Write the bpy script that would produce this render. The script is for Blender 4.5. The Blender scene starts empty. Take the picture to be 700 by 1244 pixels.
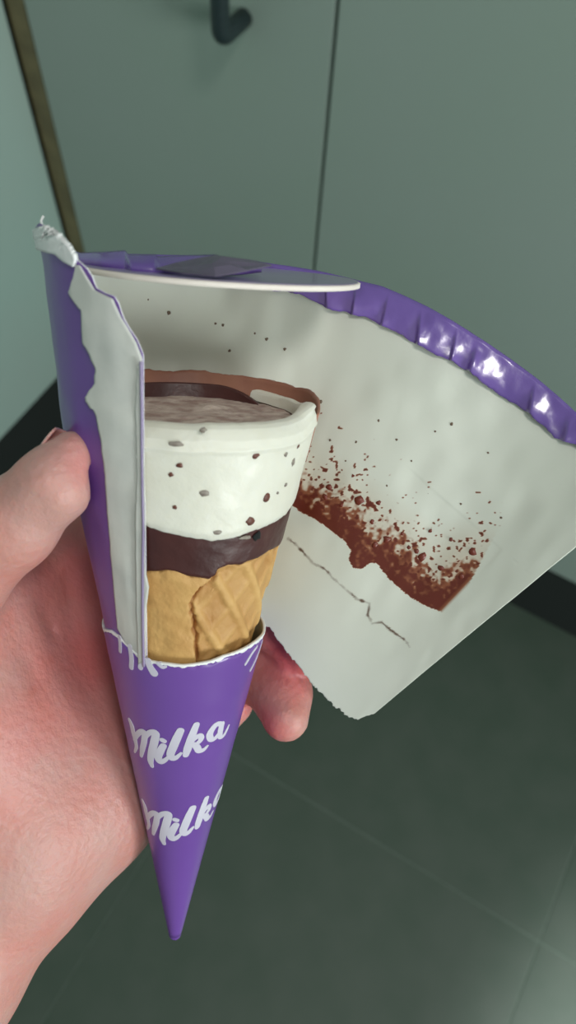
import bpy, bmesh, math, random
import numpy as np
from mathutils import Matrix, Vector

random.seed(7)
rng = np.random.default_rng(11)
SC = bpy.context.scene
COL = SC.collection

# ------------------------------------------------------------------ camera
F = 968.0                      # focal length in pixels of the 700x1244 frame
CAM_H = 1.40
G = 0.9                        # real size of the hand-held things

def unit(v):
    v = np.asarray(v, float)
    return v / np.linalg.norm(v)

_ez = -unit([-43, 528, 968])                    # world up in (right, down, forward) axes
_ey = np.array([1175., -1775., 968.]); _ey = unit(_ey - _ez * (_ey @ _ez))
_ex = np.cross(_ey, _ez)
RW = np.array([_ex, _ey, _ez])                  # lens axes -> world
CAMPOS = np.array([0, 0, CAM_H])

def lens_dir(px, py):
    return RW @ np.array([(px - 350) / F, (py - 622) / F, 1.0])

cam_d = bpy.data.cameras.new('camera')
cam = bpy.data.objects.new('camera', cam_d)
COL.objects.link(cam)
SC.camera = cam
cam_d.sensor_fit = 'VERTICAL'
cam_d.sensor_height = 36.0
cam_d.lens = 36.0 * F / 1244.0
right, down, fwd = RW @ np.array([1., 0, 0]), RW @ np.array([0, 1., 0]), RW @ np.array([0, 0, 1.])
cam.matrix_world = Matrix(((right[0], -down[0], -fwd[0], 0),
                           (right[1], -down[1], -fwd[1], 0),
                           (right[2], -down[2], -fwd[2], CAM_H),
                           (0, 0, 0, 1)))
cam_d.clip_start = 0.01
cam_d.dof.use_dof = True
cam_d.dof.focus_distance = 0.186
cam_d.dof.aperture_fstop = 17.0

# ------------------------------------------------------------------ world and lights
SC.view_settings.view_transform = 'Standard'
SC.view_settings.look = 'None'
SC.view_settings.gamma = 1.0
SC.view_settings.exposure = 0.3
wd = bpy.data.worlds.new('world'); SC.world = wd
wd.use_nodes = True
wd.node_tree.nodes['Background'].inputs[0].default_value = (0.80, 0.95, 0.90, 1)
wd.node_tree.nodes['Background'].inputs[1].default_value = 0.27

def to_cam(lamp, target):
    d = Vector(target) - lamp.location
    lamp.rotation_euler = d.to_track_quat('-Z', 'Y').to_euler()

def area(name, loc, target, size, power, col):
    l = bpy.data.lights.new(name, 'AREA'); l.shape = 'DISK'; l.size = size
    l.energy = power; l.color = col
    o = bpy.data.objects.new(name, l); COL.objects.link(o); o.location = loc
    to_cam(o, target); return o

area('ceiling_lamp', (0.55, -0.15, 2.55), (0.0, 0.15, 1.1), 0.30, 6.5, (1.0, 0.97, 0.93))
area('window_light', (1.9, -0.35, 1.5), (0.0, 0.3, 1.0), 0.8, 24.0, (0.92, 1.0, 0.98))
sp = bpy.data.lights.new('added_floor_spot', 'SPOT'); sp.energy = 380; sp.spot_size = math.radians(22); sp.spot_blend = 0.5  # added spot, only there to brighten the floor patch at lower right
sp.shadow_soft_size = 0.1; sp.color = (0.93, 1.0, 0.97)
spo = bpy.data.objects.new('added_floor_spot', sp); COL.objects.link(spo)
spo.location = (1.1, -0.6, 2.5); to_cam(spo, (0.84, 0.06, 0))

# ------------------------------------------------------------------ helpers
def srgb(r, g, b):
    def f(c):
        c /= 255.0
        return c / 12.92 if c <= 0.04045 else ((c + 0.055) / 1.055) ** 2.4
    return (f(r), f(g), f(b), 1)

def P(px, py, d):
    return np.array([(px - 350) / F * d, (py - 622) / F * d, d])

def proj(v):
    v = np.asarray(v)
    return np.stack([350 + F * v[..., 0] / v[..., 2], 622 + F * v[..., 1] / v[..., 2]], -1)

def W(v):
    """lens-frame metres (unscaled) -> world"""
    return (np.asarray(v) * G) @ RW.T + CAMPOS

def tag(o, label=None, cat=None, group=None, kind=None):
    if label: o['label'] = label
    if cat: o['category'] = cat
    if group: o['group'] = group
    if kind: o['kind'] = kind
    return o

def empty(name, loc):
    o = bpy.data.objects.new(name, None); COL.objects.link(o)
    o.location = loc; o.empty_display_size = 0.01
    return o

def mesh_obj(name, verts, faces, mats, parent=None, smooth=True, fmats=None, origin=None):
    """verts are world coordinates; kept in place whatever the parent"""
    verts = np.asarray(verts, float)
    org = np.array(origin if origin is not None else (verts.min(0) + verts.max(0)) / 2)
    me = bpy.data.meshes.new(name)
    me.from_pydata((verts - org).tolist(), [], [tuple(map(int, f)) for f in faces])
    for m in (mats if isinstance(mats, (list, tuple)) else [mats]):
        me.materials.append(m)
    if fmats is not None:
        me.polygons.foreach_set('material_index', np.asarray(fmats, np.int32))
    if smooth:
        me.polygons.foreach_set('use_smooth', np.ones(len(me.polygons), bool))
    me.update()
    o = bpy.data.objects.new(name, me); COL.objects.link(o)
    if parent is not None:
        o.parent = parent
        p = np.zeros(3); q = parent
        while q is not None:
            p += np.array(q.location); q = q.parent
        o.location = org - p
    else:
        o.location = org
    return o

def attr(o, name, vals):
    a = o.data.attributes.new(name, 'FLOAT', 'POINT')
    a.data.foreach_set('value', np.asarray(vals, np.float32).ravel())

def box_obj(name, lo, hi, mat, parent=None, bev=0.0):
    lo, hi = np.array(lo, float), np.array(hi, float)
    bm = bmesh.new(); bmesh.ops.create_cube(bm, size=1)
    c, s = (lo + hi) / 2, hi - lo
    for v in bm.verts: v.co = Vector(np.array(v.co) * s)
    if bev:
        bmesh.ops.bevel(bm, geom=bm.edges[:], offset=bev, segments=2, affect='EDGES')
    me = bpy.data.meshes.new(name); bm.to_mesh(me); bm.free(); me.materials.append(mat)
    o = bpy.data.objects.new(name, me); COL.objects.link(o)
    if parent is not None:
        p = np.zeros(3); q = parent
        while q is not None:
            p += np.array(q.location); q = q.parent
        o.parent = parent; o.location = c - p
    else:
        o.location = c
    return o

def grid_faces(nu, nv, closed=False):
    f = []
    uu = nu if closed else nu - 1
    for i in range(uu):
        for j in range(nv - 1):
            a = i * nv + j; b = ((i + 1) % nu) * nv + j
            f.append((a, b, b + 1, a + 1))
    return f

def shell(inner, outer, closed=False):
    """two (nu,nv,3) sheets -> verts, faces, material index (0 inner side, 1 outer side, 2 edges)"""
    nu, nv = inner.shape[:2]; n = nu * nv
    V = np.concatenate([inner.reshape(-1, 3), outer.reshape(-1, 3)])
    f = grid_faces(nu, nv, closed); fm = [0] * len(f)
    F2 = [(d + n, c + n, b + n, a + n) for a, b, c, d in f]; fm += [1] * len(F2)
    E = []
    uu = nu if closed else nu - 1
    for i in range(uu):
        a = i * nv; b = ((i + 1) % nu) * nv
        E.append((b, a, a + n, b + n)); a += nv - 1; b += nv - 1
        E.append((a, b, b + n, a + n))
    if not closed:
        for j in range(nv - 1):
            E.append((j, j + 1, j + 1 + n, j + n))
            a = (nu - 1) * nv + j
            E.append((a + 1, a, a + n, a + 1 + n))
    return V, f + F2 + E, fm + [2] * len(E)

def noise1(x, seed, octs=3):
    r = np.random.default_rng(seed); y = np.zeros_like(np.asarray(x, float)); amp = 1.0; fr = 1.0
    for _ in range(octs):
        t = np.asarray(x) * fr; i = np.floor(t).astype(int); f = t - i; f = f * f * (3 - 2 * f)
        tab = r.uniform(-1, 1, 512)
        y = y + amp * (tab[i % 512] * (1 - f) + tab[(i + 1) % 512] * f); amp *= .5; fr *= 2.03
    return y

def noise2(x, y, seed):
    r = np.random.default_rng(seed); tab = r.uniform(-1, 1, (256, 256))
    i = np.floor(x).astype(int); j = np.floor(y).astype(int); fx = x - i; fy = y - j
    fx = fx * fx * (3 - 2 * fx); fy = fy * fy * (3 - 2 * fy)
    t = lambda a, b: tab[a % 256, b % 256]
    return (t(i, j) * (1 - fx) + t(i + 1, j) * fx) * (1 - fy) + (t(i, j + 1) * (1 - fx) + t(i + 1, j + 1) * fx) * fy

def smooth01(a, b, x):
    t = np.clip((x - a) / (b - a), 0, 1)
    return t * t * (3 - 2 * t)

# ------------------------------------------------------------------ materials
def material(name, col, rough=0.5, noise=None, bump=None, spec=0.5, coat=0.0, sss=0.0, sss_rad=(1, .3, .15), sheen=0.0, metallic=0.0, alpha=1.0, trans=0.0):
    """noise=(scale, colour2, amount) ; bump=(scale, strength, distance)"""
    m = bpy.data.materials.new(name); m.use_nodes = True
    nt = m.node_tree; b = nt.nodes['Principled BSDF']
    b.inputs['Base Color'].default_value = col
    b.inputs['Roughness'].default_value = rough
    b.inputs['Specular IOR Level'].default_value = spec
    b.inputs['Metallic'].default_value = metallic
    b.inputs['Coat Weight'].default_value = coat
    b.inputs['Coat Roughness'].default_value = 0.12
    b.inputs['Sheen Weight'].default_value = sheen
    b.inputs['Alpha'].default_value = alpha
    if sss:
        b.inputs['Subsurface Weight'].default_value = sss
        b.inputs['Subsurface Radius'].default_value = sss_rad
        b.inputs['Subsurface Scale'].default_value = 0.004
    tc = nt.nodes.new('ShaderNodeTexCoord')
    if noise:
        n = nt.nodes.new('ShaderNodeTexNoise'); n.inputs['Scale'].default_value = noise[0]; n.inputs['Detail'].default_value = 5
        nt.links.new(tc.outputs['Object'], n.inputs['Vector'])
        r = nt.nodes.new('ShaderNodeMapRange'); r.inputs[1].default_value = .35; r.inputs[2].default_value = .65
        r.inputs[4].default_value = noise[2]
        nt.links.new(n.outputs['Fac'], r.inputs[0])
        mx = nt.nodes.new('ShaderNodeMix'); mx.data_type = 'RGBA'; mx.name = 'colour_mix'
        mx.inputs[6].default_value = col; mx.inputs[7].default_value = noise[1]
        nt.links.new(r.outputs[0], mx.inputs[0]); nt.links.new(mx.outputs[2], b.inputs['Base Color'])
    if bump:
        n = nt.nodes.new('ShaderNodeTexNoise'); n.inputs['Scale'].default_value = bump[0]; n.inputs['Detail'].default_value = 4
        nt.links.new(tc.outputs['Object'], n.inputs['Vector'])
        bp = nt.nodes.new('ShaderNodeBump'); bp.inputs['Strength'].default_value = bump[1]; bp.inputs['Distance'].default_value = bump[2]
        nt.links.new(n.outputs['Fac'], bp.inputs['Height']); nt.links.new(bp.outputs[0], b.inputs['Normal'])
    if trans:
        tr = nt.nodes.new('ShaderNodeBsdfTranslucent'); tr.inputs[0].default_value = col
        ms = nt.nodes.new('ShaderNodeMixShader'); ms.inputs[0].default_value = trans
        out = nt.nodes['Material Output']
        nt.links.new(b.outputs[0], ms.inputs[1]); nt.links.new(tr.outputs[0], ms.inputs[2]); nt.links.new(ms.outputs[0], out.inputs[0])
    return m

def mix_attr(m, attr_name, col, lo=0.0, hi=1.0):
    """lay colour over the base colour where a vertex attribute says so"""
    nt = m.node_tree; b = nt.nodes['Principled BSDF']
    a = nt.nodes.new('ShaderNodeAttribute'); a.attribute_name = attr_name
    r = nt.nodes.new('ShaderNodeMapRange'); r.inputs[1].default_value = lo; r.inputs[2].default_value = hi
    mx = nt.nodes.new('ShaderNodeMix'); mx.data_type = 'RGBA'
    src = b.inputs['Base Color']
    if src.is_linked:
        nt.links.new(src.links[0].from_socket, mx.inputs[6])
    else:
        mx.inputs[6].default_value = src.default_value
    mx.inputs[7].default_value = col
    nt.links.new(a.outputs['Fac'], r.inputs[0]); nt.links.new(r.outputs[0], mx.inputs[0])
    nt.links.new(mx.outputs[2], b.inputs['Base Color'])

M = {}
M['door'] = material('cabinet_lacquer', srgb(143, 159, 149), .45, (3, srgb(148, 160, 155), .6), (400, .05, .0005))
M['door_side'] = material('cabinet_lacquer_left', srgb(160, 184, 176), .45, (3, srgb(164, 180, 172), .6))
M['dark_gap'] = material('dark_cabinet_inside', srgb(14, 20, 19), .9)
M['brown_trim'] = material('brown_wood_strip', srgb(122, 112, 80), .6, (30, srgb(92, 84, 60), .7))
M['handle'] = material('dark_handle_metal', srgb(36, 50, 52), .45, (60, srgb(28, 40, 42), .5))
M['tile'] = material('dark_stone_tile', srgb(64, 75, 65), .55, (14, srgb(54, 69, 57), .8), (120, .1, .001))
M['grout'] = material('grey_grout', srgb(96, 108, 98), .9, (80, srgb(84, 96, 86), .7))
M['plinth'] = material('black_plinth', srgb(26, 32, 30), .8)
M['wall'] = material('painted_wall', srgb(150, 160, 150), .9, (5, srgb(140, 152, 142), .5))
M['paper_in'] = material('white_coated_paper', srgb(222, 225, 214), .42, (45, srgb(214, 218, 206), .6), (220, .12, .0006), trans=.12)
M['paper_torn'] = material('torn_paper_fibre', srgb(218, 218, 212), .8, (90, srgb(196, 198, 194), .8), (300, .25, .0006), trans=.1)
M['paper_white'] = material('white_torn_edge', srgb(240, 240, 240), .8, (200, srgb(220, 220, 222), .5), (600, .5, .0006))
M['purple'] = material('purple_print', srgb(110, 72, 156), .36, (30, srgb(102, 64, 146), .6), coat=.25)
M['purple_foil'] = material('purple_glossy_foil', srgb(112, 84, 164), .26, (60, srgb(92, 66, 144), .6), (150, .25, .001), coat=.6, spec=.8)
M['dark_foil'] = material('dark_purple_foil', srgb(96, 88, 108), .35, (60, srgb(78, 70, 88), .6), (150, .3, .001), coat=.4)
M['lid_top'] = material('lilac_lid_film', srgb(156, 142, 176), .3, (30, srgb(140, 124, 164), .6), coat=.4)
M['lid_card'] = material('white_lid_card', srgb(238, 228, 220), .7, (80, srgb(226, 214, 206), .5))
M['letter'] = material('white_print', srgb(204, 200, 214), .5, (60, srgb(192, 188, 204), .5))
M['cream'] = material('vanilla_ice_cream', srgb(224, 222, 210), .4, (120, srgb(216, 213, 199), .6), (260, .35, .0008), sss=.25, sss_rad=(1, .9, .7))
M['choc'] = material('dark_chocolate_coat', srgb(70, 34, 32), .42, (120, srgb(56, 26, 26), .7), (300, .3, .0008))
M['frost'] = material('frosted_chocolate', srgb(196, 180, 170), .75, (260, srgb(150, 124, 116), .9), (420, .7, .001))
M['choc_smear'] = material('milk_chocolate_smear', srgb(160, 112, 92), .5, (50, srgb(128, 78, 62), .9), (150, .3, .0008))
M['waffle'] = material('baked_waffle', srgb(206, 164, 102), .62, (110, srgb(182, 134, 76), .8), (420, .4, .001))
M['chip'] = material('chocolate_chip', srgb(104, 56, 42), .5, (200, srgb(70, 34, 28), .6))
M['chip_grey'] = material('sunken_grey_chip', srgb(150, 142, 132), .6, (900, srgb(112, 98, 90), .9))
M['stain'] = material('dried_chocolate_drop', srgb(112, 46, 30), .4, (200, srgb(94, 34, 22), .6))
M['fleck'] = material('tiny_dark_fleck', srgb(104, 86, 70), .6)
M['skin'] = material('skin', srgb(196, 150, 142), .48, (60, srgb(200, 132, 122), .9), (520, .4, .0010), sss=.35)
M['nail'] = material('fingernail', srgb(216, 160, 154), .3, (60, srgb(220, 170, 162), .5), coat=.5, sss=.2)
mix_attr(M['waffle'], 'crevice_shade', srgb(150, 98, 48), 0, 1)
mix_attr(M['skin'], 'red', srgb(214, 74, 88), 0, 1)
mix_attr(M['paper_in'], 'tan', srgb(190, 164, 134), 0, 1)
mix_attr(M['paper_in'], 'stain', srgb(152, 94, 62), .02, .45)
mix_attr(M['paper_in'], 'stain', srgb(100, 36, 18), .35, .95)
mix_attr(M['paper_in'], 'crack', srgb(100, 74, 56), 0, 1)

# ------------------------------------------------------------------ the setting
def hit_plane(px, py, axis, val):
    d = lens_dir(px, py); t = (val - CAMPOS[axis]) / d[axis]
    return CAMPOS + d * t

ZB = 0.19                                           # cabinet bottoms
corner = hit_plane(113, 412, 2, ZB)
CX, CY = corner[0], corner[1]
TOPZ = 2.3
gapx = hit_plane(395, 165, 1, CY)[0]
tl = hit_plane(64, 150, 1, CY)[0]; tr_ = hit_plane(50, 150, 1, CY)[0]

fl = empty('floor', (CX, CY, 0)); tag(fl, kind='structure')
tag(box_obj('subfloor', (CX - .7, CY - 3.2, -.05), (CX + 3.4, CY + .62, -.0012), M['grout'], fl))
g0 = hit_plane(655, 1144, 2, 0.0)
TS = .6
i0 = math.floor((CX - g0[0]) / TS); j1 = math.ceil((CY - g0[1]) / TS)
tile_me = None
for i in range(i0, i0 + 6):
    for j in range(j1 - 6, j1):
        x0, y0 = g0[0] + i * TS, g0[1] + j * TS
        if tile_me is None:
            t0 = box_obj('tile', (x0 + .0012, y0 + .0012, -.006), (x0 + TS - .0012, y0 + TS - .0012, .0), M['tile'], fl, .0008)
            tile_me = t0.data
        else:
            t = bpy.data.objects.new('tile', tile_me); COL.objects.link(t); t.parent = fl
            t.location = (x0 + TS / 2 - CX, y0 + TS / 2 - CY, -.003)

tag(box_obj('wall_back', (CX - .62, CY + .56, -.05), (CX + 3.4, CY + .62, 2.6), M['wall']), kind='structure')
tag(box_obj('wall_left', (CX - .70, CY - 3.2, -.05), (CX - .62, CY + .62, 2.6), M['wall']), kind='structure')

def cabinet(name, lo, hi, face, mat, label, splits, handle=None, side='y', plinth=True):
    """side 'y': doors look to -Y on plane y=face ; side 'x': doors look to +X on plane x=face"""
    r = empty(name, ((lo[0] + hi[0]) / 2, (lo[1] + hi[1]) / 2, 0)); tag(r, label, 'cabinet')
    th = .019
    if side == 'y':
        box_obj('body', (lo[0], face + th, ZB), (hi[0], hi[1], TOPZ), M['dark_gap'], r)
        box_obj('plinth', (lo[0], face + .010, 0.001), (hi[0], face + .026, ZB), M['plinth'], r)
    else:
        box_obj('body', (lo[0], lo[1], ZB), (face - th, hi[1], TOPZ), M['dark_gap'], r)
        box_obj('plinth', (face - .026, lo[1], 0.001), (face - .010, hi[1], ZB), M['plinth'], r)
    doors = []
    for a, b in splits:
        if side == 'y':
            d = box_obj('door', (a, face, ZB), (b, face + th, TOPZ), mat, r, .0012)
        else:
            d = box_obj('door', (face - th, a, ZB), (face, b, TOPZ), mat, r, .0012)
        doors.append(d)
    return r, doors

GAP = .0035
filler = tag(box_obj('trim_1', (CX, CY + .002, ZB), (tl, CY + .02, TOPZ), M['brown_trim'], None, .001), kind='structure')
cabA, dA = cabinet('tall_cabinet', (tl, CY), (gapx, CY + .55), CY, M['door'],
                   'tall grey-green cabinet with a dark bow handle, between brown corner strip and door gap', [(tl + .001, gapx - GAP / 2 - .0005)])
cabB, dB = cabinet('tall_cabinet', (gapx, CY), (gapx + 1.9, CY + .55), CY, M['door'],
                   'tall grey-green cabinet right of the narrow dark door gap, no handle in view', [(gapx + GAP / 2 + .0005, gapx + 1.898)])
cabC, dC = cabinet('side_cabinet', (CX - .58, CY - 2.6), (CX, CY + .5), CX, M['door_side'],
                   'pale green cabinet on the left wall, left of the brown corner strip', [(CY - 2.599, CY - .003)], side='x')

def tube(path, rad, n=16, flat=(1, 1)):
    path = np.array(path, float); V = []
    up0 = np.array([1., .0, 0])
    for k, p in enumerate(path):
        t = unit(path[min(k + 1, len(path) - 1)] - path[max(k - 1, 0)])
        u = up0 - t * (up0 @ t); u = unit(u); w = np.cross(t, u)
        for a in range(n):
            an = 2 * math.pi * a / n
            V.append(p + rad * (math.cos(an) * u * flat[0] + math.sin(an) * w * flat[1]))
    m = len(path); Fc = []
    for k in range(m - 1):
        for a in range(n):
            b = (a + 1) % n
            Fc.append((k * n + a, k * n + b, (k + 1) * n + b, (k + 1) * n + a))
    Fc.append(tuple(range(n))[::-1]); Fc.append(tuple((m - 1) * n + a for a in range(n)))
    return np.array(V), Fc

hp = hit_plane(297, 21, 1, CY)                      # where the handle's lower post meets the door
hz = hp[2]
# find how far the bar stands off: its elbow shows at (272, 42)
off = .035
bd = 1e9
for o_ in np.linspace(.02, .09, 71):
    q = (RW.T @ (np.array([hp[0], CY - o_, hz]) - CAMPOS)); q = proj(q)
    if abs(q[0] - 268) + abs(q[1] - 43) < bd: off = o_; bd = abs(q[0] - 268) + abs(q[1] - 43)
pth = [(hp[0], CY + .001, hz), (hp[0], CY - off * .75, hz)]
for a in range(1, 6):
    an = a / 5 * math.pi / 2
    pth.append((hp[0], CY - off * .75 - off * .25 * math.sin(an), hz + off * .25 * (1 - math.cos(an))))
pth.append((hp[0], CY - off, hz + .17))
for a in range(1, 6):
    an = a / 5 * math.pi / 2
    pth.append((hp[0], CY - off + off * .25 * (1 - math.cos(an)), hz + .17 + off * .25 * math.sin(an)))
pth.append((hp[0], CY + .001, hz + .17 + off * .25))
V, Fc = tube(pth, .0098)
mesh_obj('handle', V, Fc, M['handle'], dA[0])

# ------------------------------------------------------------------ cone frame (hand-held things)
TAU = math.radians(18); AL = math.radians(10.5)
U = unit([0.070, -math.cos(TAU), -math.sin(TAU)])
RIMC = P(234, 490, .19)
APEX = RIMC - .166 * U
E2 = -unit(np.cross(U, [1., 0, 0]))
if E2[2] > 0: E2 = -E2
E1 = np.cross(U, E2)
if E1[0] < 0: E1 = -E1
SA, CA = math.sin(AL), math.cos(AL)

def cone_pt(S, ph, dr=0.0):
    """S: length along the slant, ph: degrees (0 right, 90 towards the viewer), dr: outwards"""
    S, ph, dr = np.broadcast_arrays(np.asarray(S, float), np.asarray(ph, float), np.asarray(dr, float))
    a = np.radians(ph)
    r = S * SA
    base = APEX + (S * CA)[..., None] * U
    rad = np.cos(a)[..., None] * E1 + np.sin(a)[..., None] * E2
    n = rad * CA - U * SA
    return base + r[..., None] * rad + dr[..., None] * n

PH0 = 284.0                                         # where the opened sheet leaves the cone
W0 = math.radians(PH0 - 180) * SA
g_gen = unit(cone_pt(1.0, PH0) - APEX)
t_gen = unit(cone_pt(1.0, PH0 + .01) - cone_pt(1.0, PH0)); t_gen = unit(t_gen - g_gen * (t_gen @ g_gen))
n_out = np.cross(g_gen, t_gen)
if n_out @ (cone_pt(1., PH0, .1) - cone_pt(1., PH0)) < 0: n_out = -n_out

def dent(S, ph):
    return -.0032 * smooth01(.158, .20, S) * np.exp(-((ph - 170) / 45) ** 2)

def unroll(S, w, dr=0.0):
    """paper coordinates (slant length, unrolled angle measured from the left side) -> lens metres"""
    S, w, dr = np.broadcast_arrays(np.asarray(S, float), np.asarray(w, float), np.asarray(dr, float))
    ph = 180 + np.degrees(w / SA)
    c = cone_pt(S, np.minimum(ph, PH0), dr + dent(S, ph))
    d = w - W0
    curl = -.010 * smooth01(.35, .75, d) * smooth01(.08, .2, S) + .0012 * np.sin(d * 14 + 1) * smooth01(0, .2, d) * smooth01(.06, .16, S)
    pl = APEX + S[..., None] * (np.cos(d)[..., None] * g_gen + np.sin(d)[..., None] * t_gen) + (dr + curl)[..., None] * n_out
    return np.where((w > W0)[..., None], pl, c)

_S, _w = np.meshgrid(np.linspace(.01, .24, 140), np.linspace(-math.radians(170) * SA, W0 + 1.15, 420), indexing='ij')
_tab = proj(unroll(_S, _w))

def inv(px, py, side):
    """pixel of the photograph -> paper coordinates; side 'front' (outer face) or 'back' (inner face and sheet)"""
    m = (_w < 0) if side == 'front' else (_w > 0)
    if side == 'front': pass
    d = np.where(m, (_tab[..., 0] - px) ** 2 + (_tab[..., 1] - py) ** 2, 1e12)
    k = np.unravel_index(np.argmin(d), d.shape); x = np.array([_S[k], _w[k]])
    for _ in range(6):
        p = proj(unroll(x[0], x[1])); h = 1e-5
        J = np.stack([(proj(unroll(x[0] + h, x[1])) - p) / h, (proj(unroll(x[0], x[1] + h)) - p) / h], -1)
        if abs(np.linalg.det(J)) < 1: break
        st = np.linalg.solve(J, np.array([px, py]) - p)
        st = np.clip(st, -.01, .01); x = x + st
    if side == 'front': x[1] = min(x[1], 0)
    return x

def cone_front(px, py):
    """front hit of the whole cone: -> S, ph (nan-free: falls back to silhouette)"""
    best = None
    S = np.linspace(.004, .23, 300)[:, None]; ph = np.linspace(0, 180, 361)[None, :]
    q = _cf
    d = (q[..., 0] - px) ** 2 + (q[..., 1] - py) ** 2
    k = np.unravel_index(np.argmin(d), d.shape)
    x = np.array([S[k[0], 0], ph[0, k[1]]]); x_tab = x.copy()
    for _ in range(5):
        p = proj(cone_pt(x[0], x[1])); 
        J = np.stack([(proj(cone_pt(x[0] + 1e-5, x[1])) - p) / 1e-5, (proj(cone_pt(x[0], x[1] + .01)) - p) / .01], -1)
        if abs(np.linalg.det(J)) < 500: break
        st = np.linalg.solve(J, np.array([px, py]) - p); x = x + np.clip(st, [-.01, -5], [.01, 5])
    if abs(x[0] - x_tab[0]) > .0012 or abs(x[1] - x_tab[1]) > 1.5: return x_tab
    return x
_cf = proj(cone_pt(np.linspace(.004, .23, 300)[:, None], np.linspace(0, 180, 361)[None, :]))

def edge_fn(pts, left=None, right=None):
    """px polyline on the front of the cone -> function S(ph) for every ph (periodic)"""
    q = np.array([cone_front(*p) for p in pts]); q = q[np.argsort(q[:, 1])]
    ph, S = q[:, 1], q[:, 0]
    phs = np.concatenate([[-90], ph, [270]]); m = .5 * (S[0] + S[-1])
    Ss = np.concatenate([[m], S, [m]])
    return lambda a: np.interp(((np.asarray(a) + 90) % 360) - 90, phs, Ss)

# ------------------------------------------------------------------ wrapper
tipW = W(cone_pt(.01, 0))
wrap = empty('ice_cream_wrapper', tuple(W(APEX)))
tag(wrap, 'torn-open purple paper cone wrapper with white inside, held upright in the hand', 'wrapper')

tear_px = [(128, 763), (138, 765), (148, 772), (160, 784), (172, 794), (184, 801), (205, 804), (222, 806), (240, 804), (255, 801),
           (270, 795), (288, 789), (303, 781), (312, 774), (318, 765)]
tear = edge_fn(tear_px)
nph, nS = 240, 60
phg = np.linspace(0, 360, nph, endpoint=False)
S1 = tear(phg) + .0003 * noise1(phg / 4, 5)
S0 = .0055
v = np.linspace(0, 1, nS)
Sg = S0 + (S1[:, None] - S0) * v[None, :]
PHg = np.repeat(phg[:, None], nS, 1)
wr = .00006 * noise2(PHg / 25, Sg * 260, 3) * smooth01(.01, .05, Sg)
inner = W(cone_pt(Sg, PHg, .0005 + wr)); outer = W(cone_pt(Sg, PHg, .0009 + wr))
V, Fc, fm = shell(inner, outer, True)
sleeve = mesh_obj('lower_sleeve', V, Fc, [M['paper_in'], M['purple'], M['paper_white']], wrap, fmats=fm)
# folded rounded tip
tv, tf = [], []
for k in range(9):
    a = k / 8 * math.pi / 2
    rr = (S0 * SA + .0009); Sx = S0 - .0022 * math.sin(a)
    for j in range(24):
        c = APEX + Sx * CA * U + rr * math.cos(a) * (math.cos(j * math.pi / 12) * E1 + math.sin(j * math.pi / 12) * E2)
        tv.append(c)
for k in range(8):
    for j in range(24):
        tf.append((k * 24 + j, (k + 1) * 24 + j, (k + 1) * 24 + (j + 1) % 24, k * 24 + (j + 1) % 24))
mesh_obj('pointed_tip', W(np.array(tv)), tf, M['purple'], wrap)

# white torn edge running round the tear
te = []
pe = np.linspace(0, 360, 361)[:-1]
nrow = 4
wid = .0004 + .0006 * np.abs(noise1(pe / 5, 21))
rows = np.linspace(0, 1, nrow)
Se = tear(pe)[:, None] + .0002 - wid[:, None] * (1 - rows[None, :])
ins = W(cone_pt(Se, np.repeat(pe[:, None], nrow, 1), .0003)); ous = W(cone_pt(Se, np.repeat(pe[:, None], nrow, 1), .00102))
V, Fc, fm = shell(ins, ous, True)
mesh_obj('torn_edge', V, Fc, M['paper_white'], wrap)

def polydist(pix, pts):
    pts = np.array(pts, float); best = np.full(pix.shape[:-1], 1e9); sgn = np.zeros(pix.shape[:-1]); tpar = np.zeros(pix.shape[:-1])
    L = np.concatenate([[0], np.cumsum(np.hypot(*np.diff(pts, axis=0).T))])
    for k in range(len(pts) - 1):
        a, b = pts[k], pts[k + 1]; ab = b - a
        t = np.clip(((pix - a) @ ab) / (ab @ ab), 0, 1)
        q = a + t[..., None] * ab; d = np.hypot(*(np.moveaxis(pix - q, -1, 0)))
        s = (pix[..., 0] - a[0]) * ab[1] - (pix[..., 1] - a[1]) * ab[0]
        m = d < best; best = np.where(m, d, best); sgn = np.where(m, np.sign(s), sgn)
        tpar = np.where(m, (L[k] + t * (L[k + 1] - L[k])) / L[-1], tpar)
    return best * sgn, tpar

# the upper sheet: front-left flap, back wall, opened sheet: one piece of paper
front_edge = [(179, 806), (178, 700), (177, 600), (175, 500), (175, 430)]
top_front = [(175, 432), (168, 414), (158, 398), (150, 384), (146, 370), (140, 360), (128, 356), (118, 350), (113, 336), (106, 326), (97, 318), (88, 306), (76, 296), (66, 284), (58, 276), (50, 270)]
top_back = [(60, 292), (100, 310), (190, 311), (265, 313), (330, 322), (385, 330), (439, 343), (464, 349), (520, 374), (584, 413), (657, 465), (700, 503), (745, 545), (790, 590)]
bot_back = [(325, 760), (345, 788), (372, 822), (395, 848), (420, 869), (434, 875), (456, 866)]
fe = np.array([inv(x, y, 'front') for x, y in front_edge])
tf_ = np.array([inv(x, y, 'front') for x, y in top_front])
tb_ = np.array([inv(x, y, 'back') for x, y in top_back])
bb_ = np.array([inv(x, y, 'back') for x, y in bot_back])
print('front edge', fe.round(3).tolist()); print('top front', tf_.round(3).tolist())
print('top back', tb_.round(3).tolist()); print('bottom', bb_.round(3).tolist())
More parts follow.
